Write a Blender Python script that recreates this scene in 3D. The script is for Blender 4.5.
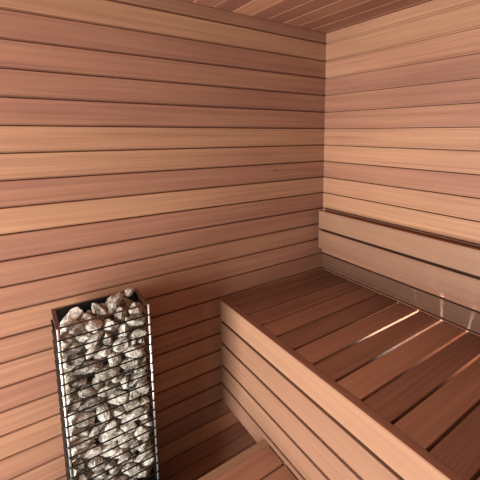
import bpy, bmesh, math, random
from mathutils import Vector, Matrix, Euler, noise

for o in list(bpy.data.objects):
    bpy.data.objects.remove(o)
C = bpy.context.scene.collection
SC = bpy.context.scene
ZO = 2.2                      # height of the datum groove above the floor

# ------------------------------------------------------------------ camera
yaw, pitch, roll = (math.radians(a) for a in (-36.9702, -8.5172, 0.0642))
fwd = Vector((-math.sin(yaw)*math.cos(pitch), math.cos(yaw)*math.cos(pitch), math.sin(pitch)))
rt = Vector((math.cos(yaw), math.sin(yaw), 0))
up = rt.cross(fwd)
r2 = math.cos(roll)*rt + math.sin(roll)*up
u2 = -math.sin(roll)*rt + math.cos(roll)*up
cd = bpy.data.cameras.new('camera')
cam = bpy.data.objects.new('camera', cd); C.objects.link(cam)
M = Matrix((r2, u2, -fwd)).transposed().to_4x4()
M.translation = Vector((-1.4143, -1.4834, -0.4722 + ZO))
cam.matrix_world = M
cd.sensor_width = 36; cd.lens = 36*360.4588/480
cd.shift_x = -41.7421/480; cd.shift_y = -52.9085/480
cd.clip_start = 0.02
SC.camera = cam

# ------------------------------------------------------------------ light
w = bpy.data.worlds.new('world'); SC.world = w; w.use_nodes = True
w.node_tree.nodes['Background'].inputs[0].default_value = (1.0, 0.97, 0.93, 1)
w.node_tree.nodes['Background'].inputs[1].default_value = 0.3

def area(name, loc, target, sx, sy, power, col):
    l = bpy.data.lights.new(name, 'AREA'); l.shape = 'RECTANGLE'; l.size = sx; l.size_y = sy
    l.energy = power; l.color = col
    o = bpy.data.objects.new(name, l); C.objects.link(o); o.location = loc
    o.rotation_euler = (Vector(target)-Vector(loc)).to_track_quat('-Z', 'Y').to_euler()
    return o
# daylight through the glazed opening in the left-hand end wall
area('daylight', (-3.05, -0.90, 0.98), (0, -0.90, 0.98), 1.1, 1.8, 172, (1.0, 0.985, 0.975))
# added weak fill from the unseen near side
area('near_side_fill', (-1.9, -2.52, 1.25), (-1.5, 0, 0.9), 1.2, 1.4, 4, (1.0, 0.985, 0.975))

SC.view_settings.view_transform = 'Standard'
SC.view_settings.look = 'None'
SC.view_settings.gamma = 1
SC.view_settings.use_curve_mapping = False
SC.view_settings.exposure = 0.0

# ------------------------------------------------------------------ materials
def srgb(r, g, b):
    f = lambda c: (c/255/12.92 if c/255 <= .04045 else ((c/255+.055)/1.055)**2.4)
    return (f(r), f(g), f(b), 1)

def newmat(name):
    m = bpy.data.materials.new(name); m.use_nodes = True
    nt = m.node_tree; b = nt.nodes['Principled BSDF']
    return m, nt, b

def math_node(nt, op, a, b=None):
    n = nt.nodes.new('ShaderNodeMath'); n.operation = op
    for i, v in enumerate((a, b)):
        if v is None: continue
        if isinstance(v, (int, float)): n.inputs[i].default_value = v
        else: nt.links.new(v, n.inputs[i])
    return n.outputs[0]

def wood(name, red, gold, rough=.55, spec=.2, grain=.42):
    m, nt, b = newmat(name); L = nt.links
    at = nt.nodes.new('ShaderNodeAttribute'); at.attribute_name = 'grain_coord'
    tn = nt.nodes.new('ShaderNodeAttribute'); tn.attribute_name = 'board_tone'
    sep = nt.nodes.new('ShaderNodeSeparateColor'); L.new(tn.outputs['Color'], sep.inputs[0])
    def mapped(sc):
        mp = nt.nodes.new('ShaderNodeMapping'); mp.inputs['Scale'].default_value = sc
        L.new(at.outputs['Vector'], mp.inputs[0]); return mp.outputs[0]
    def nz(sc, detail, dist=0):
        n = nt.nodes.new('ShaderNodeTexNoise'); n.inputs['Scale'].default_value = 1
        n.inputs['Detail'].default_value = detail; n.inputs['Distortion'].default_value = dist
        L.new(mapped(sc), n.inputs['Vector']); return n.outputs['Fac']
    fine = nz((4, 330, 120), 4)
    rings = nz((1.0, 70, 30), 5, .6)
    broad = nz((1.6, 9, 9), 2)
    # tone
    f = math_node(nt, 'ADD', sep.outputs[0], math_node(nt, 'MULTIPLY', math_node(nt, 'SUBTRACT', broad, .5), 1.0))
    f = math_node(nt, 'ADD', f, math_node(nt, 'MULTIPLY', math_node(nt, 'SUBTRACT', rings, .5), .5))
    mx = nt.nodes.new('ShaderNodeMix'); mx.data_type = 'RGBA'; mx.clamp_factor = True
    mx.inputs['A'].default_value = red; mx.inputs['B'].default_value = gold
    L.new(f, mx.inputs['Factor'])
    g = math_node(nt, 'ADD', math_node(nt, 'MULTIPLY', math_node(nt, 'SUBTRACT', fine, .5), grain),
                  math_node(nt, 'MULTIPLY', math_node(nt, 'SUBTRACT', rings, .5), grain*1.5))
    g = math_node(nt, 'ADD', g, 1.0)
    g = math_node(nt, 'MULTIPLY', g, sep.outputs[1])
    # sparse small knots
    vo = nt.nodes.new('ShaderNodeTexVoronoi'); vo.inputs['Scale'].default_value = 1
    L.new(mapped((1.3, 5.5, 0.001)), vo.inputs['Vector'])
    k = nt.nodes.new('ShaderNodeMapRange'); k.inputs['From Min'].default_value = .012; k.inputs['From Max'].default_value = .03
    k.inputs['To Min'].default_value = .5; k.inputs['To Max'].default_value = 1
    L.new(vo.outputs['Distance'], k.inputs['Value'])
    g = math_node(nt, 'MULTIPLY', g, k.outputs[0])
    vm = nt.nodes.new('ShaderNodeVectorMath'); vm.operation = 'SCALE'
    L.new(mx.outputs['Result'], vm.inputs[0]); L.new(g, vm.inputs['Scale'])
    L.new(vm.outputs[0], b.inputs['Base Color'])
    b.inputs['Roughness'].default_value = rough
    b.inputs['Specular IOR Level'].default_value = spec
    bp = nt.nodes.new('ShaderNodeBump'); bp.inputs['Strength'].default_value = .12; bp.inputs['Distance'].default_value = .001
    L.new(fine, bp.inputs['Height']); L.new(bp.outputs[0], b.inputs['Normal'])
    return m

WALL = wood('cedar_cladding', srgb(138, 93, 76), srgb(158, 118, 88))
CEIL = wood('cedar_ceiling', srgb(132, 86, 68), srgb(158, 112, 84))
FASC = wood('pale_cedar_front', srgb(123, 87, 69), srgb(142, 107, 82), rough=.5, grain=.16)
SEAT = wood('dark_cedar_seat', srgb(128, 84, 65), srgb(166, 118, 90), rough=.42, spec=.4)

DARKW = wood('dark_low_bounce_wood', srgb(62, 44, 38), srgb(78, 56, 46))  # dark finish invented to cut bounce off unseen walls and darken backrest gaps

def metal(name, col, rough, metallic=1.0):
    m, nt, b = newmat(name)
    b.inputs['Base Color'].default_value = col
    b.inputs['Metallic'].default_value = metallic
    n = nt.nodes.new('ShaderNodeTexNoise'); n.inputs['Scale'].default_value = 60
    mr = nt.nodes.new('ShaderNodeMapRange'); mr.inputs['To Min'].default_value = rough*.8; mr.inputs['To Max'].default_value = rough*1.25
    nt.links.new(n.outputs['Fac'], mr.inputs['Value']); nt.links.new(mr.outputs[0], b.inputs['Roughness'])
    return m
BLACK = metal('black_steel', (.018, .016, .013, 1), .38, .6)
BROWN = metal('bronze_brown_steel', (.16, .12, .10, 1), .3, .9)
CHROME = metal('polished_steel', (.95, .95, .93, 1), .42)

def stone_mat():
    m, nt, b = newmat('heater_stone'); L = nt.links
    tc = nt.nodes.new('ShaderNodeTexCoord')
    oi = nt.nodes.new('ShaderNodeObjectInfo')
    add = nt.nodes.new('ShaderNodeVectorMath'); add.operation = 'MULTIPLY_ADD'
    add.inputs[1].default_value = (1, 1, 1)
    L.new(tc.outputs['Object'], add.inputs[0]); L.new(oi.outputs['Random'], add.inputs[2])
    def nz(s, d):
        n = nt.nodes.new('ShaderNodeTexNoise'); n.inputs['Scale'].default_value = s; n.inputs['Detail'].default_value = d
        L.new(add.outputs[0], n.inputs['Vector']); return n.outputs['Fac']
    a = nz(1.6, 4); c = nz(5, 5); s = nz(9, 3)
    r = nt.nodes.new('ShaderNodeValToRGB'); r.color_ramp.elements[0].position = .36; r.color_ramp.elements[1].position = .62
    r.color_ramp.elements[0].color = srgb(88, 83, 70); r.color_ramp.elements[1].color = srgb(226, 218, 206)
    e = r.color_ramp.elements.new(.48); e.color = srgb(174, 167, 152)
    f = math_node(nt, 'ADD', math_node(nt, 'MULTIPLY', a, .6), math_node(nt, 'MULTIPLY', c, .4))
    f = math_node(nt, 'ADD', f, math_node(nt, 'MULTIPLY', math_node(nt, 'SUBTRACT', oi.outputs['Random'], .45), .16))
    L.new(f, r.inputs[0])
    sp = nt.nodes.new('ShaderNodeMapRange'); sp.inputs['From Min'].default_value = .38; sp.inputs['From Max'].default_value = .5
    sp.inputs['To Min'].default_value = .45; sp.inputs['To Max'].default_value = 1
    L.new(s, sp.inputs['Value'])
    vm = nt.nodes.new('ShaderNodeVectorMath'); vm.operation = 'SCALE'
    L.new(r.outputs[0], vm.inputs[0]); L.new(sp.outputs[0], vm.inputs['Scale']); L.new(vm.outputs[0], b.inputs['Base Color'])
    b.inputs['Roughness'].default_value = .85; b.inputs['Specular IOR Level'].default_value = .25
    bp = nt.nodes.new('ShaderNodeBump'); bp.inputs['Strength'].default_value = .6; bp.inputs['Distance'].default_value = .004
    L.new(c, bp.inputs['Height']); L.new(bp.outputs[0], b.inputs['Normal'])
    return m
STONE = stone_mat()

def lamp_mat():
    m, nt, b = newmat('lamp_glass')
    b.inputs['Base Color'].default_value = (.9, .85, .75, 1)
    b.inputs['Emission Color'].default_value = (1.0, .74, .52, 1)
    b.inputs['Emission Strength'].default_value = 6
    return m
LAMPM = lamp_mat()

def floor_mat():
    m, nt, b = newmat('grey_floor_tiles'); L = nt.links
    tc = nt.nodes.new('ShaderNodeTexCoord'); br = nt.nodes.new('ShaderNodeTexBrick')
    br.inputs['Color1'].default_value = srgb(72, 68, 65); br.inputs['Color2'].default_value = srgb(68, 64, 61)
    br.inputs['Mortar'].default_value = srgb(70, 66, 62); br.inputs['Scale'].default_value = 1
    br.inputs['Brick Width'].default_value = .3; br.inputs['Row Height'].default_value = .3; br.inputs['Mortar Size'].default_value = .004
    br.offset = 0
    L.new(tc.outputs['Object'], br.inputs['Vector']); L.new(br.outputs['Color'], b.inputs['Base Color'])
    b.inputs['Roughness'].default_value = .5
    return m
TILE = floor_mat()

# ------------------------------------------------------------------ mesh helpers
RND = random.Random(11)
class Boards:
    """Boards collected into one mesh; every board carries its own grain coordinates and tone."""
    def __init__(self):
        self.v = []; self.f = []; self.g = []; self.t = []
    def board(self, axis, a0, a1, prof, tone=.5, val=1.0):
        # prof: outline as (p, q) pairs in the two other axes (ascending axis order)
        others = [i for i in range(3) if i != axis]
        n = len(prof); base = len(self.v)
        ra, rb, rc = RND.uniform(0, 40), RND.uniform(0, 40), RND.uniform(0, 40)
        ext = [max(p[i] for p in prof)-min(p[i] for p in prof) for i in (0, 1)]
        wide = 0 if ext[0] > ext[1] else 1
        for a in (a0, a1):
            for p in prof:
                co = [0, 0, 0]; co[axis] = a; co[others[0]] = p[0]; co[others[1]] = p[1]
                self.v.append(tuple(co))
                self.g.append((a+ra, p[wide]+rb, p[1-wide]+rc)); self.t.append((tone, val, 0, 1))
        self.f.append(tuple(base+i for i in range(n)))
        self.f.append(tuple(base+n+i for i in reversed(range(n))))
        for i in range(n):
            j = (i+1) % n
            self.f.append((base+i, base+n+i, base+n+j, base+j))
    def plank(self, axis, lo, hi, ch=.0015, tone=.5, val=1.0):
        o = [i for i in range(3) if i != axis]
        p0, p1, q0, q1 = lo[o[0]], hi[o[0]], lo[o[1]], hi[o[1]]
        pr = [(p0+ch, q0), (p1-ch, q0), (p1, q0+ch), (p1, q1-ch), (p1-ch, q1), (p0+ch, q1), (p0, q1-ch), (p0, q0+ch)]
        self.board(axis, lo[axis], hi[axis], pr, tone, val)
    def build(self, name, mat, parent=None, origin=(0, 0, 0)):
        me = bpy.data.meshes.new(name)
        me.from_pydata([tuple(c-o for c, o in zip(v, origin)) for v in self.v], [], self.f)
        a = me.attributes.new('grain_coord', 'FLOAT_VECTOR', 'POINT')
        a.data.foreach_set('vector', [c for g in self.g for c in g])
        t = me.attributes.new('board_tone', 'FLOAT_COLOR', 'POINT')
        t.data.foreach_set('color', [c for g in self.t for c in g])
        bm = bmesh.new(); bm.from_mesh(me); bmesh.ops.recalc_face_normals(bm, faces=bm.faces); bm.to_mesh(me); bm.free()
        me.materials.append(mat)
        return link(name, me, parent, origin)

def link(name, me, parent=None, origin=(0, 0, 0)):
    o = bpy.data.objects.new(name, me); C.objects.link(o)
    if parent is not None:
        o.parent = parent
        o.location = Vector(origin)-parent.location
    else:
        o.location = origin
    return o

def struct(o):
    o['kind'] = 'structure'; return o

def thing(name, loc, label, cat, group=None):
    o = bpy.data.objects.new(name, None); C.objects.link(o); o.location = loc; o.empty_display_size = .1
    o['label'] = label; o['category'] = cat
    if group: o['group'] = group
    return o

def bx(bm, lo, hi, bev=0):
    r = bmesh.ops.create_cube(bm, size=1)
    for v in r['verts']:
        v.co = Vector([(lo[i]+hi[i])/2 + v.co[i]*(hi[i]-lo[i]) for i in range(3)])
    if bev:
        bmesh.ops.bevel(bm, geom=list({e for v in r['verts'] for e in v.link_edges}), offset=bev, segments=2, affect='EDGES', profile=.5)

def tube(bm, pts, rad, n=10, closed=False):
    pts = [Vector(p) for p in pts]; rings = []
    for i, p in enumerate(pts):
        a = pts[i-1] if i else (pts[-1] if closed else p); b = pts[(i+1) % len(pts)] if (i < len(pts)-1 or closed) else p
        d = ((p-a).normalized() if (p-a).length else Vector()) + ((b-p).normalized() if (b-p).length else Vector())
        d.normalize()
        ref = Vector((0, 0, 1)) if abs(d.z) < .9 else Vector((1, 0, 0))
        s = d.cross(ref).normalized(); t = s.cross(d).normalized()
        rings.append([bm.verts.new(p+(s*math.cos(k*2*math.pi/n)+t*math.sin(k*2*math.pi/n))*rad) for k in range(n)])
    m = len(rings)
    for i in range(m if closed else m-1):
        A, B = rings[i], rings[(i+1) % m]
        for k in range(n):
            f = bm.faces.new((A[k], A[(k+1) % n], B[(k+1) % n], B[k])); f.smooth = True
    if not closed:
        bm.faces.new(rings[0]); bm.faces.new(rings[-1][::-1])

def obj(name, bm, mat, parent=None, origin=(0, 0, 0)):
    bmesh.ops.recalc_face_normals(bm, faces=bm.faces)
    me = bpy.data.meshes.new(name)
    if any(origin): bmesh.ops.translate(bm, verts=bm.verts, vec=-Vector(origin))
    bm.to_mesh(me); bm.free(); me.materials.append(mat)
    return link(name, me, parent, origin)

# ------------------------------------------------------------------ room shell
P = .09
XL, YF, ZC = -3.0, -2.6, ZO+.0575        # left-hand end wall, near wall, ceiling
# tones of the cladding rows, top row first: (0 red .. 1 golden, brightness)
rowsA = [(.2, .80), (.95, .98), (.15, .86), (.3, .90), (.15, .88), (.1, .90), (.8, 1.0), (.75, 1.0), (.1, .90), (1.0, 1.08), (.15, .90), (.25, .86),
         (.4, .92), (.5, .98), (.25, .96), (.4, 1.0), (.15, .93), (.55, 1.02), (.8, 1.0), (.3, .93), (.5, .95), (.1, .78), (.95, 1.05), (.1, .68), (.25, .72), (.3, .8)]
rowsB = [(.7, .90), (.75, .93), (.45, .95), (.05, .76), (.1, .78), (.25, .86), (.75, .97), (.8, 1.04), (.1, .90), (.85, 1.03), (.9, 1.0), (.5, .95),
         (.4, .92), (.3, .85), (.5, .40), (.4, .8), (.5, .9), (.3, .9), (.5, .9), (.3, .9), (.5, .9), (.3, .9), (.5, .9), (.2, .9), (.5, .9), (.4, .9)]  # darkest row has the shade under the backrest painted into its brightness

def clad_row(B, axis, a0, a1, zt, zb, out, plane, tone, val, th=.02, rec=.009, reh=.010):
    # out: +1/-1 direction of the room along the other horizontal axis
    pr = [(0, zt-.0015), (-.0015, zt), (-th, zt), (-th, zb+.003), (-rec, zb+.003), (-rec, zb+reh), (-.0015, zb+reh), (0, zb+reh+.0015)]
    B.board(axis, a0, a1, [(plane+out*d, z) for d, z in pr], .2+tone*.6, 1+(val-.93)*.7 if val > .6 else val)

def clad_wall(name, axis, a0, a1, plane, out, rows, holes=None, mat=None):
    B = Boards()
    for k, (tone, val) in enumerate(rows):
        zt = min(ZO-(k-1)*P, ZC) if k else ZC
        zb = ZO-k*P
        if zt <= 0: break
        zb = max(zb, 0)
        spans = [(a0, a1)]
        if holes and zb < holes[3] and zt > holes[2]:
            spans = [(a0, holes[0]), (holes[1], a1)]
        for s0, s1 in spans:
            clad_row(B, axis, s0, s1, zt, zb, out, plane, tone, val)
    # backing behind the tongues
    for s0, s1, z0, z1 in ([(a0, a1, 0, ZC)] if not holes else [(a0, holes[0], 0, ZC), (holes[1], a1, 0, ZC), (holes[0], holes[1], holes[3], ZC)]):
        lo = [0, 0, z0-.02]; hi = [0, 0, z1+.04]; lo[axis] = s0-(.04 if s0 == a0 else 0); hi[axis] = s1+(.04 if s1 == a1 else 0)
        o = 1-axis; pa, pb = plane-out*.045, plane-out*.0195
        lo[o], hi[o] = min(pa, pb), max(pa, pb)
        B.plank(axis, lo, hi, 0, .2, .6)
    return struct(B.build(name, mat or WALL))

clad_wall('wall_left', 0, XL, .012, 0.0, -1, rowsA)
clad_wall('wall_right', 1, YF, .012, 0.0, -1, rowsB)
clad_wall('wall_front', 0, XL, .0, YF, 1, rowsB, None, DARKW)
HY0, HY1, HZ = -1.47, -.33, 1.92
clad_wall('wall_end', 1, YF, 0.0, XL, 1, rowsA, (HY0, HY1, 0, HZ), DARKW)

B = Boards()
k = 0; x = -.0190
edges = [0.0]
while x > XL:
    edges.append(x); x -= .0927
edges.append(XL)
cr = random.Random(4)
ctone = [(.1, .8), (.2, .85), (.1, .84), (.35, .9), (.15, .82), (.2, .85), (.95, 1.05), (.15, .86), (.3, .9), (.2, .9)]
for i in range(len(edges)-1):
    x1, x0 = edges[i], edges[i+1]
    tone, val = ctone[i] if i < len(ctone) else (cr.random(), cr.uniform(.84, .98))
    # chamfer on the x0 side of each board
    pr = [(x1-.001, ZC), (x1, ZC+.001), (x1, ZC+.02), (x0+.001, ZC+.02), (x0+.001, ZC+.012), (x0+.001, ZC+.010), (x0+.0070, ZC+.010), (x0+.0075, ZC)]
    B.board(1, YF, 0, pr, tone, val)
for x0 in edges[1:-1]:      # added bright strips: light on the ceiling board edges put into their colour
    B.plank(1, (x0+.0006, YF, ZC+.0012), (x0+.0066, -.001, ZC+.0095), .0006, 1.6, 1.5)
B.plank(1, (XL-.04, YF-.04, ZC+.0195), (.04, .04, ZC+.06), 0, .2, .6)
struct(B.build('ceiling', CEIL))

bm = bmesh.new(); bx(bm, (XL-.045, YF-.045, -.06), (.045, .045, 0)); struct(obj('floor', bm, TILE))

# door frame round the opening
B = Boards()
B.plank(2, (XL-.05, HY0-.06, 0), (XL+.012, HY0+.0, HZ), .002, .5, .9)
B.plank(2, (XL-.05, HY1, 0), (XL+.012, HY1+.06, HZ), .002, .5, .9)
B.plank(1, (XL-.05, HY0-.06, HZ), (XL+.012, HY1+.06, HZ+.06), .002, .5, .9)
struct(B.build('trim_1', WALL))

# ------------------------------------------------------------------ upper bench
ZB = ZO-1.2623; D = .669; RW = .028; YE = -2.2
ub = thing('upper_bench', (-.33, -1.1, 0), 'high sauna bench with dark slatted seat and pale board front, along the right wall', 'bench')
fz = [(-1.2623, -1.3645), (-1.3790, -1.4800), (-1.4945, -1.5975), (-1.6120, -1.7025), (-1.7165, -1.7994)]
B = Boards()
ft = [(.85, 1.04), (.45, .98), (.5, .97), (.55, .95), (.4, .93)]
fz[0] = (fz[0][0]-.0035, fz[0][1])
for (a, b), (tone, val) in zip(fz, ft):
    B.plank(1, (-D, YE, b+ZO), (-D+RW, -.0015, a+ZO), .002, tone, val)
o = B.build('front_panel', FASC, ub); o['label'] = 'pale horizontal boards closing the front'
B = Boards()
B.plank(0, (-D+RW+.0015, -.031, ZB-.06), (-.003, -.003, ZB), .0015, .3, .85)
B.build('wall_batten', SEAT, ub)
B = Boards()
st = [(.2, .8), (.15, .72), (.3, .85), (.4, .95), (.15, .78), (.45, 1.0), (.35, .95), (.55, 1.08), (.2, .85), (.45, .95)]
y = -.034
for i in range(21):
    g = -(.1013+.1071*i)
    y1 = g+.005 if i < 20 else YE
    if y1 < YE: y1 = YE
    tone, val = st[i] if i < len(st) else (RND.random(), RND.uniform(.8, 1))
    B.plank(0, (-D+RW+.0015, y1, ZB-.028), (-.003, y, ZB), .0015, tone, val)
    y = g-.005
    if y < YE+.02: break
o = B.build('seat', SEAT, ub); o['label'] = 'dark red-brown slats with narrow gaps'
B = Boards()
B.plank(1, (-D+RW+.001, YE, ZB-.095), (-D+RW+.045, -.033, ZB-.0285), .002, .4, .8)
B.build('front_rail', FASC, ub)
for yy in (-.62, -1.35, -2.15):
    B = Boards(); B.plank(2, (-D+RW+.001, yy-.045, 0), (-D+RW+.045, yy, ZB-.0955), .002, .4, .8)
    B.build('leg', FASC, ub)
for yy in (-2.199,):
    B = Boards(); B.plank(0, (-D+RW+.046, yy, ZB-.095), (-.003, yy+.04, ZB-.0285), .002, .4, .8)
    B.build('end_rail', FASC, ub)

B = Boards(); B.plank(1, (-D, YE, ZB-.0033), (-D+RW, -.0015, ZB), .0008, .3, .82)  # darker strip: shade of the upward-facing edge put into its colour
o = B.build('rim', SEAT, ub); o['label'] = 'top edge of the front, darkened to stand for its shade'

# ------------------------------------------------------------------ lower bench
ZL = ZO-1.7339; LX = -1.16
lb = thing('lower_bench', (-.9, -1.3, 0), 'low slatted step bench in the bottom foreground, butted against the front of the high bench', 'bench')
B = Boards()
B.plank(0, (LX, -.4118, ZL-.10), (-D-.002, -.3751, ZL), .002, .75, .95)
o = B.build('end_trim', FASC, lb); o['label'] = 'paler board closing the end of the step'
B = Boards()
B.plank(1, (LX, -2.2, ZL-.10), (LX+.028, -.413, ZL), .002, .6, .97)
B.build('front_board', FASC, lb)
B = Boards(); y = -.4135; i = 0
lt = [(.45, 1.0), (.3, .95), (.5, 1.0)]
while y > -2.15:
    y1 = max(y-.0975, -2.2); tone, val = lt[i % 3]
    B.plank(0, (LX+.0295, y1, ZL-.028), (-D-.006, y, ZL), .0015, tone, val)
    y = y1-.0095; i += 1
o = B.build('seat', SEAT, lb); o['label'] = 'dark slats'
B = Boards(); B.plank(1, (-D-.05, -2.2, ZL-.098), (-D-.008, -.413, ZL-.0285), .002, .4, .8); B.build('back_rail', FASC, lb)
for yy in (-.5, -1.3, -2.15):
    for x0, x1, zt in ((LX+.029, LX+.071, ZL-.0285), (-D-.05, -D-.008, ZL-.0985)):
        B = Boards(); B.plank(2, (x0, yy-.042, 0), (x1, yy, zt), .002, .4, .8)
        B.build('leg', FASC, lb)

# ------------------------------------------------------------------ backrest
br = thing('backrest', (-.05, -1.1, ZO-1.1147), 'two-board wooden backrest rail fixed to the right wall above the high bench', 'backrest')
for (a, b), (tone, val) in zip([(-.9003, -.999), (-1.0123, -1.1147)], [(.6, .97), (.35, .90)]):
    B = Boards(); B.plank(1, (-.060, YE, b+ZO), (-.038, -.031, a+ZO), .0015, tone, val); B.build('backrest_board', FASC, br)
B = Boards(); B.plank(1, (-.0375, YE, ZO-1.105), (-.001, -.033, ZO-.94), .001, .3, .9)  # added dark board, stands in for the shade in the backrest gaps
o = B.build('gap_shade_board', DARKW, br); o['label'] = 'added dark board making the shade behind the two rails'

# ------------------------------------------------------------------ heater
X0, X1, Y0, Y1, ZT, ZBT = -1.3476, -1.0615, -.2206, -.060, ZO-1.0793, .388
ht = thing('sauna_heater', ((X0+X1)/2, (Y0+Y1)/2, 0), 'tall black steel cage heater filled with grey stones, standing against the left wall', 'heater')
# top frame: mitred flat bars with a small upstand
bm = bmesh.new(); tw = .012; th = .004
zo = ZT
bx(bm, (X0, Y0, zo-th), (X0+tw, Y1, zo)); bx(bm, (X1-tw, Y0, zo-th), (X1, Y1, zo))
bx(bm, (X0+tw, Y1-tw*.6, zo-th), (X1-tw, Y1, zo)); bx(bm, (X0+tw, Y0, zo-th), (X1-tw, Y0+.007, zo))
bx(bm, (X0, Y0, zo-.014), (X0+.002, Y1, zo-th)); bx(bm, (X1-.002, Y0, zo-.014), (X1, Y1, zo-th))
o = obj('top_frame', bm, BROWN, ht); o['label'] = 'brownish flat steel rim round the open top'
# corner posts (angles)
for sx in (0, 1):
    for sy in (0, 1):
        bm = bmesh.new(); a = .014
        xa, xb = (X0+.001, X0+.001+a) if sx == 0 else (X1-.001-a, X1-.001)
        ya, yb = (Y0+.001, Y0+.003) if sy == 0 else (Y1-.003, Y1-.001)
        bx(bm, (xa if sx == 0 else xb-.009, ya, ZBT), (xa+.009 if sx == 0 else xb, yb, zo-th))
        xc, xd = (X0+.001, X0+.003) if sx == 0 else (X1-.003, X1-.001)
        yc, yd = (Y0+.0032, Y0+.016) if sy == 0 else (Y1-.016, Y1-.0032)
        bx(bm, (xc, yc, ZBT), (xd, yd, zo-th))
        obj('corner_post', bm, BLACK, ht)
for xx in (X0+.004, X1-.003):
    bm = bmesh.new(); tube(bm, [(xx, Y0-.0035, ZBT), (xx, Y0-.0035, zo-.001)], .0036, 12)
    o = obj('upright_rod', bm, CHROME, ht); o['label'] = 'bright polished steel rod at the front corner'
# wires
zw = ZT-.038
rw = .0027
while zw > ZBT+.01:
    bm = bmesh.new()
    yf = Y0-.0085; xl = X0-.0022; xr = X1+.0022; yb = Y1-.004
    tube(bm, [(xl, yb, zw), (xl, yf+.006, zw), (xl+.002, yf+.001, zw), (xl+.006, yf, zw), (xr-.006, yf, zw), (xr-.002, yf+.001, zw), (xr, yf+.006, zw), (xr, yb, zw)], rw, 8)
    obj('cage_wire', bm, BLACK, ht); zw -= .038
bm = bmesh.new(); bx(bm, (X0+.004, Y1-.0028, ZBT), (X1-.004, Y1-.0012, ZT-.0045)); obj('back_panel', bm, BLACK, ht)
bm = bmesh.new(); bx(bm, (X0+.001, Y0+.001, 0.02), (X1-.001, Y1-.001, ZBT), .003); obj('base_cabinet', bm, BLACK, ht)
bm = bmesh.new(); bx(bm, (X0+.02, Y0+.02, 0), (X1-.02, Y1-.02, .02)); obj('plinth', bm, BLACK, ht)
for xx in (X0+.06, X1-.06):
    bm = bmesh.new(); bx(bm, (xx-.015, Y1-.0008, .75), (xx+.015, -.0005, .80)); obj('wall_bracket', bm, BLACK, ht)

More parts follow.
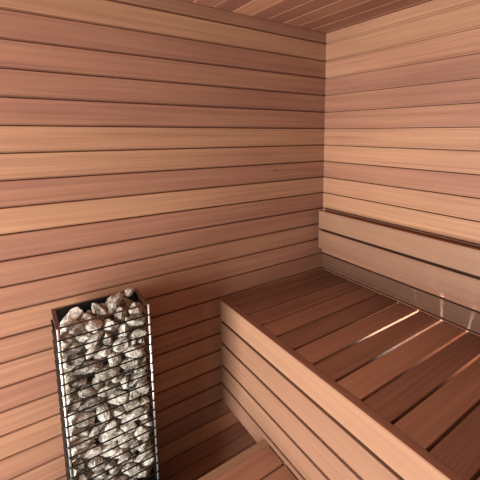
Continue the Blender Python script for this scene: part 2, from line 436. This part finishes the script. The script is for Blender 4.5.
# stones: settled pile (variant, size, position, rotation)
STONES = [
(6,0.03,-1.1584,-0.1209,1.1084,-0.65,-0.44,0.73),
(11,0.0241,-1.3017,-0.1878,1.0992,3.03,0.28,-0.76),
(11,0.0255,-1.211,-0.1395,1.0969,1.12,1,-0.94),
(6,0.0293,-1.2924,-0.1376,1.0939,-2.69,-0.71,0.54),
(8,0.0276,-1.0929,-0.1591,1.084,-1.98,0.37,1.07),
(11,0.0282,-1.2409,-0.1743,1.0834,-0.33,0.51,-0.95),
(3,0.0275,-1.1088,-0.1025,1.0745,0.54,0.53,-0.53),
(6,0.0276,-1.1484,-0.1573,1.0713,-1.7,-0.72,-1.26),
(6,0.0297,-1.1879,-0.0936,1.0704,0.26,0.91,-0.12),
(8,0.0266,-1.2901,-0.094,1.0697,-0.97,0.15,-2.84),
(0,0.0234,-1.3174,-0.1864,1.0669,-2.23,0.57,1.25),
(12,0.0194,-1.2552,-0.1281,1.0611,1.15,0.69,2.54),
(11,0.022,-1.2778,-0.1908,1.0605,-0.06,-0.32,2.62),
(12,0.0253,-1.2335,-0.09,1.0595,0.71,0.9,-0.17),
(1,0.0285,-1.106,-0.1913,1.0543,1,-0.44,-3.08),
(3,0.0292,-1.1936,-0.1691,1.0514,-0.31,-0.62,-1.17),
(7,0.0163,-1.3259,-0.1004,1.0488,0.48,-0.06,1.77),
(13,0.0286,-1.1386,-0.0968,1.0427,1.28,0.59,1.87),
(3,0.0208,-1.2282,-0.1348,1.0426,1.51,0.01,-2.67),
(12,0.0176,-1.3245,-0.1428,1.0424,1.18,0.79,-1.93),
(3,0.0168,-1.2962,-0.1342,1.0413,0.01,-0.1,-0.87),
(2,0.0291,-1.2408,-0.1821,1.0315,2.79,-0.62,0.5),
(2,0.0287,-1.1052,-0.1456,1.0289,-0.27,0.22,2.85),
(0,0.0278,-1.3113,-0.1885,1.0268,0.72,-0.19,-3.02),
(1,0.0278,-1.0936,-0.0939,1.0262,0.31,1.03,-1.41),
(7,0.0194,-1.2697,-0.1284,1.024,0.35,-0.38,0.46),
(6,0.0238,-1.1503,-0.1834,1.0233,-1.75,-0.69,-1.06),
(5,0.0277,-1.3076,-0.0923,1.0209,-0.8,0.43,-3.01),
(8,0.021,-1.1595,-0.1385,1.0175,-1.04,2.63,-0.05),
(3,0.0202,-1.1986,-0.193,1.0168,-0.69,-1.99,1.08),
(1,0.0198,-1.0955,-0.1998,1.0127,-0.2,-0.17,-3.01),
(5,0.0216,-1.1748,-0.1007,1.0113,0.4,0.36,-0.76),
(0,0.0296,-1.2324,-0.1012,1.0103,-0.03,-0.57,0.32),
(11,0.0215,-1.3125,-0.1451,1.0063,2.05,2.12,-0.1),
(11,0.0187,-1.2605,-0.1549,1.0042,0.29,0.54,0.35),
(10,0.0194,-1.2154,-0.1479,0.9939,-0.71,0.37,-2.6),
(1,0.0201,-1.1227,-0.1898,0.9938,-1.59,-0.34,1.83),
(11,0.0189,-1.2511,-0.1929,0.9932,0.44,2.65,0.35),
(7,0.0164,-1.2912,-0.1346,0.9921,0.51,-0.42,0.2),
(11,0.0185,-1.1353,-0.1333,0.9897,0.71,2.56,-1.14),
(2,0.0244,-1.1583,-0.1997,0.9846,-1.7,2.41,-0.19),
(5,0.0286,-1.0933,-0.1569,0.9844,1.9,-0.26,1.68),
(2,0.0188,-1.2096,-0.1998,0.9819,0.37,0.28,0.02),
(11,0.0261,-1.3063,-0.1861,0.9814,-0.79,0.28,-0.42),
(3,0.0283,-1.1218,-0.0975,0.9813,0.93,-0,-0.13),
(9,0.0167,-1.1764,-0.1301,0.9808,-1.06,-0.65,-2.95),
(4,0.0158,-1.2355,-0.1305,0.9765,-1.93,0.35,0.55),
(7,0.0235,-1.1857,-0.1604,0.9758,1.57,2.35,-0.52),
(12,0.0282,-1.1897,-0.0992,0.9753,0.27,-2.52,-0.19),
(9,0.0224,-1.2746,-0.1559,0.9753,-0.24,-2.52,1.54),
(12,0.0284,-1.2877,-0.1013,0.9699,0.64,-0.38,2.89),
(1,0.0237,-1.1339,-0.1544,0.9696,-0.1,-0.83,-2.7),
(13,0.0249,-1.3171,-0.1465,0.9582,-0.74,-2.8,0.45),
(10,0.0178,-1.245,-0.1009,0.9579,-1.81,-0.3,-1.35),
(10,0.0161,-1.105,-0.1288,0.9538,-0.3,0.08,2.98),
(10,0.0281,-1.2334,-0.1536,0.9498,0.47,0.53,1.83),
(4,0.0267,-1.1246,-0.1941,0.9466,0.05,-0.46,-3.07),
(3,0.0167,-1.0918,-0.1597,0.9451,0.49,0.2,2.62),
(9,0.0229,-1.1839,-0.2004,0.9417,-1.25,1.02,0.26),
(5,0.0296,-1.2715,-0.183,0.9395,0.19,-0.12,3.06),
(10,0.0215,-1.3117,-0.1078,0.9395,-0.07,0.05,-1.27),
(6,0.03,-1.161,-0.1421,0.9375,0.53,-0.18,-2.39),
(2,0.0186,-1.1591,-0.0869,0.9373,-2.71,-0.38,-0.7),
(1,0.0296,-1.1067,-0.0899,0.9365,0.9,-0.29,2.85),
(2,0.0297,-1.2045,-0.1051,0.9338,0.71,0.97,1.04),
(11,0.0288,-1.2574,-0.1025,0.9236,2.49,0.24,0.46),
(1,0.0245,-1.0993,-0.158,0.9167,0.21,0.38,2.59),
(7,0.023,-1.3198,-0.1451,0.9094,0.7,0.56,-2.47),
(4,0.0179,-1.1427,-0.0948,0.9088,1,3.13,0.03),
(7,0.0249,-1.2607,-0.1395,0.9068,-0.79,0.41,0.19),
(13,0.0239,-1.3092,-0.0927,0.9065,-0.54,-0.16,-0.67),
(4,0.0216,-1.2105,-0.1565,0.9048,-3.07,0.02,0.26),
(3,0.0262,-1.2038,-0.1929,0.9032,-0.94,-0.03,-2.71),
(7,0.0283,-1.1335,-0.192,0.9024,0.55,-0.25,-3.01),
(0,0.0233,-1.0929,-0.1172,0.9023,1.26,-0.2,-0),
(12,0.0281,-1.3039,-0.1852,0.9002,0.22,0.21,0.48),
(9,0.0222,-1.2206,-0.1223,0.8959,-1.39,-2.84,-0.47),
(6,0.0168,-1.0809,-0.175,0.8945,-1.43,-0,1.41),
(10,0.0254,-1.1635,-0.1427,0.8863,-0.57,0.33,-2.8),
(7,0.0255,-1.1951,-0.0889,0.8785,0.19,2.05,-0.52),
(11,0.0181,-1.2717,-0.0862,0.8766,-0.21,2.35,-1.21),
(9,0.0181,-1.3214,-0.1598,0.8747,-0.61,-0.35,0.67),
(7,0.0271,-1.2806,-0.1334,0.8744,0.39,0.45,-0.05),
(2,0.0264,-1.1006,-0.094,0.8743,0.97,0.98,-0.29),
(2,0.0239,-1.1609,-0.0981,0.8736,-0.27,-0.88,0.12),
(2,0.0232,-1.2404,-0.1867,0.8715,-0.98,-0.68,-2.06),
(10,0.0173,-1.1008,-0.2013,0.8693,-0.45,0.07,-2.96),
(7,0.0172,-1.1764,-0.1963,0.8666,-0.55,0.12,0.68),
(9,0.0215,-1.2352,-0.1377,0.8663,1.95,0.79,1.56),
(2,0.0187,-1.1421,-0.1813,0.8663,0.27,-0.42,-2.66),
(7,0.02,-1.2067,-0.1763,0.8653,1.36,0.45,-2.08),
(10,0.0256,-1.0932,-0.1431,0.8643,0.23,0.41,0.81),
(0,0.0241,-1.2402,-0.0995,0.8623,-0.83,0.26,-2.15),
(2,0.0283,-1.3144,-0.0975,0.8608,-0.06,-0.23,-2.79),
(7,0.0218,-1.3085,-0.18,0.8593,-0.42,0.34,0.87),
(11,0.0198,-1.1358,-0.1487,0.8535,0.79,-0.98,1.62),
(13,0.0262,-1.1941,-0.1303,0.8535,0.27,-0.29,0.28),
(3,0.0236,-1.271,-0.1931,0.8533,1.37,0.44,0.68),
(11,0.0186,-1.1825,-0.1774,0.8423,0.28,0.14,-2.43),
(2,0.019,-1.1562,-0.1974,0.8421,-1.35,-0.76,1.15),
(13,0.017,-1.3197,-0.1453,0.8415,1.88,2.43,0.21),
(4,0.0195,-1.2152,-0.2014,0.837,1.13,-0.48,-0.09),
(11,0.0298,-1.1363,-0.1027,0.8365,0.42,-0.07,0.87),
(10,0.0262,-1.115,-0.1934,0.835,-0.05,0.34,-2.95),
(10,0.0239,-1.2701,-0.1483,0.8338,-0.88,-0.29,2.96),
(3,0.0193,-1.0855,-0.1275,0.829,0.68,-0.47,1.88),
(11,0.0283,-1.2593,-0.1007,0.8269,-0.23,0.68,-1.7),
(8,0.0258,-1.2015,-0.0904,0.8266,0.28,0.1,2.97),
(10,0.0182,-1.3205,-0.2016,0.826,1.73,2.41,-0.18),
(0,0.0208,-1.3187,-0.1214,0.8211,-0.79,-0.29,-3.04),
(12,0.0194,-1.2141,-0.1677,0.8202,0.65,-0.89,2.35),
(9,0.021,-1.3136,-0.0843,0.8163,1.46,1,-0.25),
(7,0.0288,-1.1554,-0.1647,0.8128,-0.17,-0.04,2.93),
(7,0.0198,-1.1764,-0.127,0.8101,1.26,0.38,0.53),
(2,0.026,-1.3133,-0.1616,0.8089,-1.91,2.07,0.45),
(12,0.0196,-1.0954,-0.1767,0.8063,0.1,-0.58,-0.04),
(5,0.0291,-1.2681,-0.185,0.8026,0.32,-0.06,3.14),
(5,0.0187,-1.0945,-0.1394,0.7988,0.18,0.69,-0.04),
(5,0.016,-1.0944,-0.2049,0.7945,1.18,0.23,0.2),
(3,0.0293,-1.1238,-0.0962,0.7942,-2.64,0.11,-0.28),
(0,0.0158,-1.3188,-0.11,0.7932,-1.26,0.03,0.47),
(9,0.0241,-1.2008,-0.0916,0.7916,0.07,-0.29,-0.42),
(9,0.0294,-1.1842,-0.1903,0.7871,-1.23,-3.12,-0.35),
(2,0.0294,-1.2121,-0.1498,0.7868,0.74,0.48,0.35),
(1,0.0258,-1.2664,-0.0867,0.7863,1.07,-0.02,3.12),
(10,0.0212,-1.2507,-0.1321,0.7855,-0.54,-0.67,-2.66),
(11,0.0173,-1.1267,-0.1452,0.782,1.6,2.06,-0.3),
(11,0.0242,-1.3,-0.1321,0.7798,0.53,-0.44,-0.07),
(4,0.0223,-1.1218,-0.1831,0.7782,-0.11,0.06,1.2),
(7,0.0245,-1.1713,-0.1403,0.7709,-0.34,-0.43,0.78),
(8,0.0232,-1.3107,-0.0904,0.7692,-0.35,0.2,-0.54),
(10,0.0186,-1.0849,-0.1804,0.7674,0.87,-0.69,-0.88),
(2,0.0162,-1.2604,-0.1626,0.7656,0.03,-1.1,-2.62),
(1,0.0263,-1.1042,-0.128,0.762,-0.35,0.17,2.9),
(12,0.019,-1.084,-0.0898,0.7583,2.08,0.17,-1.39),
(10,0.0296,-1.2905,-0.1861,0.758,0.08,0.38,-0.35),
(10,0.0244,-1.2011,-0.1054,0.7578,0.48,0.08,-2.32),
(1,0.027,-1.2563,-0.0964,0.7563,0.44,-0.26,-2.47),
(12,0.0269,-1.231,-0.1905,0.7495,0.04,-1.44,-3.05),
(7,0.0256,-1.1346,-0.0962,0.7472,0.71,0.63,-0.48),
(5,0.021,-1.1366,-0.1596,0.7445,-0.69,-0.16,3),
(1,0.019,-1.3146,-0.1456,0.7437,-0.17,-0.31,-2.89),
(2,0.0159,-1.2667,-0.1472,0.7434,1.48,-2.46,0.03),
(11,0.0204,-1.1398,-0.1983,0.7427,-0.87,-0.07,2.95),
(6,0.0189,-1.3242,-0.1034,0.7416,-1.01,-0.54,-1.74),
(12,0.0161,-1.1589,-0.1236,0.7414,-1.27,0.2,-0.78),
(8,0.0225,-1.2339,-0.1446,0.7411,0.04,1.91,-2.02),
(10,0.0167,-1.1022,-0.1203,0.733,0.58,0.21,-2.78),
(11,0.0271,-1.1833,-0.1826,0.7296,-0.58,0.68,-0.49),
(0,0.022,-1.0981,-0.1894,0.7269,0.68,0.11,2.39),
(5,0.0176,-1.0917,-0.0822,0.7268,-2.38,0.64,-0.33),
(1,0.0285,-1.2536,-0.105,0.7265,-0.41,0.39,0.74),
(9,0.0203,-1.0845,-0.15,0.7237,-1.8,0.6,1.9),
(4,0.0221,-1.309,-0.1867,0.7222,-0.38,0.38,-0.52),
(8,0.0228,-1.3193,-0.1312,0.7206,-0.3,-0.1,1.02),
(10,0.0196,-1.284,-0.1639,0.719,-1.22,-0.08,2.27),
(3,0.0296,-1.193,-0.1154,0.7164,0.42,0.36,2.32),
(6,0.0166,-1.1708,-0.0824,0.7156,1.53,2.37,-0.38),
(7,0.0175,-1.1324,-0.0873,0.714,-0.57,-0.1,2.62),
(12,0.0178,-1.2227,-0.1729,0.711,0.3,-0.05,-0.56),
(7,0.0281,-1.3002,-0.0913,0.7068,0.72,-0.1,0.19),
(7,0.0287,-1.1254,-0.1465,0.706,-0.03,0.14,0.5),
(13,0.017,-1.0842,-0.1137,0.7048,-1.49,-0.31,1.75),
(8,0.0223,-1.2649,-0.1301,0.7047,0.18,-0.03,-3.09),
(11,0.0192,-1.2525,-0.2008,0.7004,1.51,2.53,0.18),
(4,0.0252,-1.1385,-0.195,0.6967,1.27,-0.04,-3.13),
(7,0.0174,-1.2479,-0.169,0.6932,-0.62,-2.83,0.7),
(7,0.022,-1.0996,-0.0885,0.6905,-0.32,-0.19,-3.05),
(2,0.0214,-1.1556,-0.0881,0.6898,-0.9,0.42,2.79),
(8,0.0233,-1.2154,-0.1955,0.6865,-0.54,0.48,2.53),
(11,0.028,-1.3007,-0.1858,0.6851,0.42,0.08,0.52),
(2,0.0221,-1.1683,-0.1238,0.6848,0.82,0.58,-1),
(6,0.0272,-1.2014,-0.1484,0.6825,0.92,-0.26,-0.77),
(2,0.027,-1.3151,-0.1462,0.6808,-0.14,-2.26,-1.25),
(9,0.024,-1.2568,-0.0944,0.6808,0.12,-0.45,2.83),
(6,0.03,-1.0907,-0.1705,0.6729,-1.35,0.14,1.35),
(2,0.0258,-1.1535,-0.1613,0.6693,-0.54,0.12,-0.13),
(9,0.0251,-1.2533,-0.149,0.6681,-0,0.36,-1.77),
(5,0.0294,-1.1239,-0.1112,0.6627,-0.28,-0.27,-0.74),
(9,0.0197,-1.3229,-0.0891,0.6623,-0.68,-0.16,1.36),
(8,0.0166,-1.2936,-0.0933,0.6621,1.11,0.02,-1.8),
(10,0.0258,-1.1892,-0.0918,0.6544,-0.28,0.69,0.23),
(7,0.0243,-1.1496,-0.1955,0.652,-0.64,0.53,-0.06),
(4,0.026,-1.2115,-0.1894,0.6466,-0.42,0.04,-0.23),
(7,0.029,-1.2604,-0.0971,0.6448,0.16,-0.03,-2.86),
(6,0.02,-1.3123,-0.1905,0.6436,-0.23,-0.13,0.38),
(1,0.0158,-1.2346,-0.1421,0.643,0.85,-0.1,-1.03),
(6,0.0172,-1.1878,-0.1596,0.6422,-0.01,-0.01,2.75),
(4,0.0282,-1.2956,-0.1464,0.6391,-1.31,0.05,2.92),
(6,0.0197,-1.0888,-0.1856,0.633,-0.52,0.36,-0.55),
(13,0.0272,-1.3111,-0.1031,0.6284,-0.43,-0.29,-2.51),
(4,0.0237,-1.1662,-0.1316,0.6275,-0.03,-0.1,-0.56),
(6,0.0224,-1.2798,-0.1969,0.6227,1.32,0.44,2.79),
(5,0.0289,-1.1108,-0.1268,0.6224,-0.36,0.37,2.55),
(8,0.0219,-1.2183,-0.1375,0.6195,0.16,0.46,-2.69),
(12,0.022,-1.2172,-0.094,0.6172,0.36,0.42,-2.86),
(0,0.0183,-1.3223,-0.1714,0.6171,0.24,-0.13,2.7),
(3,0.0194,-1.2661,-0.1254,0.6133,-1.95,-0.34,0.15),
(0,0.0288,-1.1652,-0.1935,0.6096,-0.4,0.34,-2.46),
(7,0.019,-1.1425,-0.0863,0.6088,-0.54,-0.44,3.11),
(0,0.021,-1.0966,-0.0897,0.6077,-0.41,0.38,3.13),
(1,0.026,-1.1062,-0.2008,0.6056,1.39,0.71,0.16),
(11,0.0188,-1.3175,-0.2021,0.6017,0.21,-0.94,-2.29),
(4,0.0296,-1.2339,-0.181,0.6009,-0.02,-0.03,2.8),
(0,0.0191,-1.1761,-0.1565,0.5975,0.92,0.16,0.65),
(5,0.0173,-1.1692,-0.089,0.5971,0.44,0.02,2.21),
(3,0.0288,-1.3169,-0.1335,0.5906,-0.89,0.22,1.92),
(5,0.0172,-1.0919,-0.1254,0.5894,-0.46,0.03,0.4),
(10,0.0285,-1.1274,-0.1591,0.588,1.6,-0.3,-0.82),
(6,0.0168,-1.2513,-0.1142,0.5847,1.95,-1.99,-0.25),
(11,0.016,-1.0926,-0.0888,0.5821,-0.3,0.25,2.9),
(6,0.0296,-1.1989,-0.1261,0.5805,0.29,-0.45,2.03),
(6,0.0233,-1.2892,-0.0909,0.5793,0.48,-1.06,-0.36),
(5,0.0167,-1.1306,-0.0942,0.5772,-0.45,0.41,1.35),
(2,0.0182,-1.1376,-0.2028,0.5765,0.92,-0.62,-0.36),
(9,0.0221,-1.2427,-0.0863,0.5761,2.49,-0,0.29),
(2,0.0165,-1.2338,-0.1538,0.5693,0.84,0.39,-1.16),
(6,0.0228,-1.2723,-0.1502,0.5692,1.49,0.27,-1.13),
(8,0.0209,-1.0908,-0.1522,0.5683,0.32,0.75,-2.84),
(5,0.0182,-1.1728,-0.092,0.5667,0.03,-0.54,0.43),
(9,0.0262,-1.2665,-0.1951,0.5664,-0.92,0.82,-0.11),
(8,0.0264,-1.185,-0.1869,0.564,0.25,0.02,-2.8),
(7,0.0201,-1.1046,-0.1997,0.5624,-2.1,-0.74,0.16),
(2,0.0254,-1.312,-0.1959,0.561,-1,-0.23,-3.01),
(12,0.0268,-1.1003,-0.1081,0.5544,0.29,0.14,1.22),
(12,0.0208,-1.3246,-0.0964,0.5492,-1.85,0.94,-1.31),
(13,0.0172,-1.2312,-0.1744,0.5491,0.27,-0.31,-2.94),
(2,0.0194,-1.1408,-0.182,0.5465,1.34,-0.87,-0.38),
(2,0.0236,-1.2215,-0.1361,0.5455,0.41,0.15,-0.92),
(7,0.0202,-1.2548,-0.1262,0.5449,1.96,-0.21,1.63),
(0,0.0195,-1.2714,-0.0958,0.5442,-0.67,-0.03,-1.94),
(2,0.0227,-1.139,-0.0966,0.5439,0.19,0.73,-0.42),
(10,0.0176,-1.1012,-0.1789,0.5436,0.25,0.16,-3.05),
(7,0.0157,-1.223,-0.2007,0.5398,0.78,-2.87,0.43),
(9,0.0291,-1.3164,-0.1461,0.5394,-0.35,0.01,1.27),
(0,0.0248,-1.2262,-0.0913,0.5389,-1.45,-2.94,0.21),
(11,0.0158,-1.1767,-0.1978,0.5372,0.06,-0.13,0.55),
(6,0.0155,-1.0818,-0.1291,0.5333,0.21,-0.97,-1.52),
(1,0.0233,-1.1872,-0.1209,0.5323,-0.06,-0.69,0.01),
(0,0.0199,-1.1857,-0.1648,0.5316,-0.17,-0.07,-0.26),
(12,0.0274,-1.1374,-0.1495,0.5313,-0.43,-3.1,-0.51),
(13,0.0208,-1.2929,-0.097,0.5236,-0.13,0.56,-1.95),
(12,0.0258,-1.259,-0.1838,0.523,-0.14,-0.23,2.68),
(11,0.0227,-1.1681,-0.088,0.5219,1.8,-2.71,-0.09),
(0,0.0179,-1.152,-0.1927,0.5191,-2.68,-0.18,-1.85),
(3,0.0214,-1.1047,-0.1968,0.5139,1.24,0.21,-3.04),
(12,0.0227,-1.091,-0.1525,0.5139,0.24,2.59,-1.65),
(13,0.0212,-1.3062,-0.192,0.5133,0.36,0.45,-0.05),
(7,0.024,-1.2027,-0.1877,0.5099,-0.15,0.47,0.84),
(10,0.0276,-1.1116,-0.1083,0.5095,0.44,0.24,-2.48),
(6,0.024,-1.286,-0.1431,0.5086,-0.14,0.66,-2.45),
(4,0.019,-1.252,-0.0922,0.5074,-0.56,0.3,-0.28),
(8,0.0161,-1.3226,-0.0854,0.5062,1.92,0.66,0.92),
(13,0.0295,-1.2358,-0.1481,0.5055,-0.23,-0.47,3.07),
(10,0.0181,-1.1811,-0.1468,0.5051,-0.05,-0.12,2.17),
(2,0.0182,-1.3238,-0.1204,0.4956,0.62,-0.28,-0.59),
(11,0.0187,-1.2773,-0.1946,0.4923,-0.29,0.32,2.59),
(9,0.02,-1.2928,-0.0904,0.4881,1.03,-0.41,2.84),
(12,0.0235,-1.1785,-0.1046,0.488,0.18,-0.21,-2.85),
(6,0.0197,-1.2334,-0.2008,0.4866,0.39,-0.04,3.12),
(0,0.0156,-1.1146,-0.1358,0.4863,0.2,-0.76,0.06),
(11,0.0219,-1.1493,-0.1499,0.4845,-0.63,0.53,2.2),
(5,0.0247,-1.1015,-0.1791,0.4829,-0.63,0.08,2.32),
(0,0.0223,-1.3176,-0.1758,0.4827,0.21,-0.68,-1.83),
(2,0.0174,-1.0821,-0.1153,0.4807,1.64,-0.22,2.12),
(4,0.0242,-1.2803,-0.1293,0.4761,-1.4,0.25,-2.94),
(9,0.0156,-1.2001,-0.1752,0.4758,0.22,-0.38,2.73),
(9,0.0286,-1.1543,-0.1944,0.4745,-0.8,0.58,-0.26),
(3,0.0242,-1.2335,-0.0961,0.4712,0.64,-0,-0.2),
(5,0.0168,-1.2979,-0.2003,0.4711,-0.71,0.42,0.26),
(0,0.0238,-1.1271,-0.1101,0.465,-0.62,0.13,-2.09),
(11,0.0262,-1.3146,-0.0939,0.4613,-0.44,0.74,-0.37),
(10,0.0182,-1.092,-0.1394,0.4608,0.04,0.07,0.03),
(10,0.0268,-1.2548,-0.1822,0.4541,-0.15,0.44,-1.93),
(0,0.0213,-1.0907,-0.089,0.4507,1.57,0.16,2.11),
(2,0.0174,-1.3192,-0.1396,0.45,0.17,-2.52,1.91),
(5,0.0249,-1.2057,-0.1934,0.4498,0.68,-0.25,-2.95),
(6,0.0294,-1.1963,-0.1461,0.4493,0.1,-0.15,-2.91),
(8,0.0189,-1.29,-0.1464,0.4471,-0.75,-0.51,-1.71),
(4,0.0248,-1.1496,-0.0912,0.4443,-0.27,0.25,0.45),
(5,0.0295,-1.1177,-0.1825,0.4407,0.04,0.08,-0.39),
(7,0.0189,-1.2693,-0.1142,0.4386,-0.77,2.62,-0.23),
(13,0.0258,-1.3053,-0.1917,0.4373,0.15,0.78,-0.87),
(8,0.0275,-1.2319,-0.094,0.4338,-0.33,0.16,-0.54),
(2,0.0257,-1.2556,-0.1482,0.4285,-0.33,0.32,2.31),
(9,0.0283,-1.1058,-0.1256,0.4261,0.3,-0.03,2.44),
(12,0.0277,-1.3115,-0.0964,0.4168,0.23,0.34,-0.02),
(4,0.024,-1.3101,-0.1522,0.4149,0.5,0.1,-0.53),
(5,0.0216,-1.1558,-0.139,0.4118,-0.93,0.06,-2.16),
(13,0.0231,-1.1539,-0.1891,0.4106,0.34,0.23,0.41),
(5,0.0217,-1.2041,-0.1362,0.4103,-0.78,0.15,-0.28),
(2,0.0215,-1.0895,-0.0908,0.4097,-0.18,-0.35,2.64),
(3,0.026,-1.2152,-0.1769,0.4086,0.32,-0,2.46),
(13,0.0186,-1.2654,-0.1926,0.4082,-0.21,-0.07,0.8),
(10,0.0209,-1.1904,-0.0954,0.4077,-1.32,0.03,2.32),
(9,0.0214,-1.2556,-0.1049,0.4065,0.16,-0.13,0.42),
(3,0.0185,-1.148,-0.0853,0.406,-1.14,-3.13,-0.23),
(9,0.0185,-1.098,-0.105,1.133,0.1,-0.2,0.5)
]
NVAR=14
def stone_mesh(i):
    r=random.Random(100+i)
    bm=bmesh.new(); bmesh.ops.create_icosphere(bm,subdivisions=4,radius=1)
    el=r.uniform(1.1,1.6); fl=r.uniform(.62,.84)
    cuts=[]
    for _ in range(r.randint(10,14)):
        d=Vector((r.gauss(0,1),r.gauss(0,1),r.gauss(0,1))).normalized(); cuts.append((d,r.uniform(.62,.86)))
    off=Vector((i*7.3,i*3.1,0))
    for v in bm.verts:
        p=v.co.copy()
        for d,c in cuts:
            t=p.dot(d)
            if t>c: p-=d*(t-c)
        n=noise.fractal(p*1.6+off,.9,2.2,5)*.11
        n2=noise.fractal(p*5.5+off,.7,2.1,3)*.04
        p*=1.12*(1+n+n2)
        v.co=Vector((p.x*el,p.y,p.z*fl))
    me=bpy.data.meshes.new('stone'); bm.to_mesh(me); bm.free()
    for q in me.polygons: q.use_smooth=False
    return me

smesh = [stone_mesh(i) for i in range(NVAR)]
for me in smesh: me.materials.append(STONE)
for kv, s, x, y, z, ex, ey, ez in STONES:
    o = bpy.data.objects.new('heater_stone', smesh[kv]); C.objects.link(o)
    o.location = (x, y, z); o.scale = (s, s, s); o.rotation_euler = (ex, ey, ez)
    o['category'] = 'stone'
    if z > ZT-.045:
        o['label'] = 'rough grey stone heaped loose at the open top of the black heater cage'
        o['group'] = 'stones heaped at the open top of the heater'
    else:
        o['label'] = 'rough grey stone packed behind the wires below the rim of the heater cage'
        o['group'] = 'stones packed inside the heater cage'

# ------------------------------------------------------------------ lamp under the bench
lz = ZB-.47; ly = -.772
lp = thing('wall_lamp', (0.0, ly, lz), 'small round lamp under the high bench, shining up through the seat gaps', 'lamp')
bm = bmesh.new(); bmesh.ops.create_cone(bm, cap_ends=True, segments=32, radius1=.05, radius2=.045, depth=.015, matrix=Matrix.Translation((-.0085, ly, lz)) @ Matrix.Rotation(-math.pi/2, 4, 'Y'))
obj('base', bm, BLACK, lp, (0, ly, lz))
bm = bmesh.new(); bmesh.ops.create_cone(bm, cap_ends=True, segments=32, radius1=.026, radius2=.030, depth=.05, matrix=Matrix.Translation((-.075, ly, lz)))
obj('reflector_cup', bm, BLACK, lp, (0, ly, lz))
bm = bmesh.new(); bmesh.ops.create_cone(bm, cap_ends=True, segments=32, radius1=.025, radius2=.025, depth=.004, matrix=Matrix.Translation((-.075, ly, lz+.028)))
obj('lamp_glass', bm, LAMPM, lp, (0, ly, lz))
sl = bpy.data.lights.new('under_bench_spot', 'SPOT'); sl.energy = 140; sl.color = (1, .97, .92); sl.spot_size = math.radians(84); sl.spot_blend = .5
sl.shadow_soft_size = .035
so = bpy.data.objects.new('under_bench_spot', sl); C.objects.link(so); so.location = (-.075, ly, lz+.05); so.rotation_euler = (math.pi, 0, 0)
bm = bmesh.new(); bx(bm, (-.050, ly-.008, lz-.008), (-.012, ly+.008, lz+.008), .002); obj('arm', bm, BLACK, lp, (0, ly, lz))
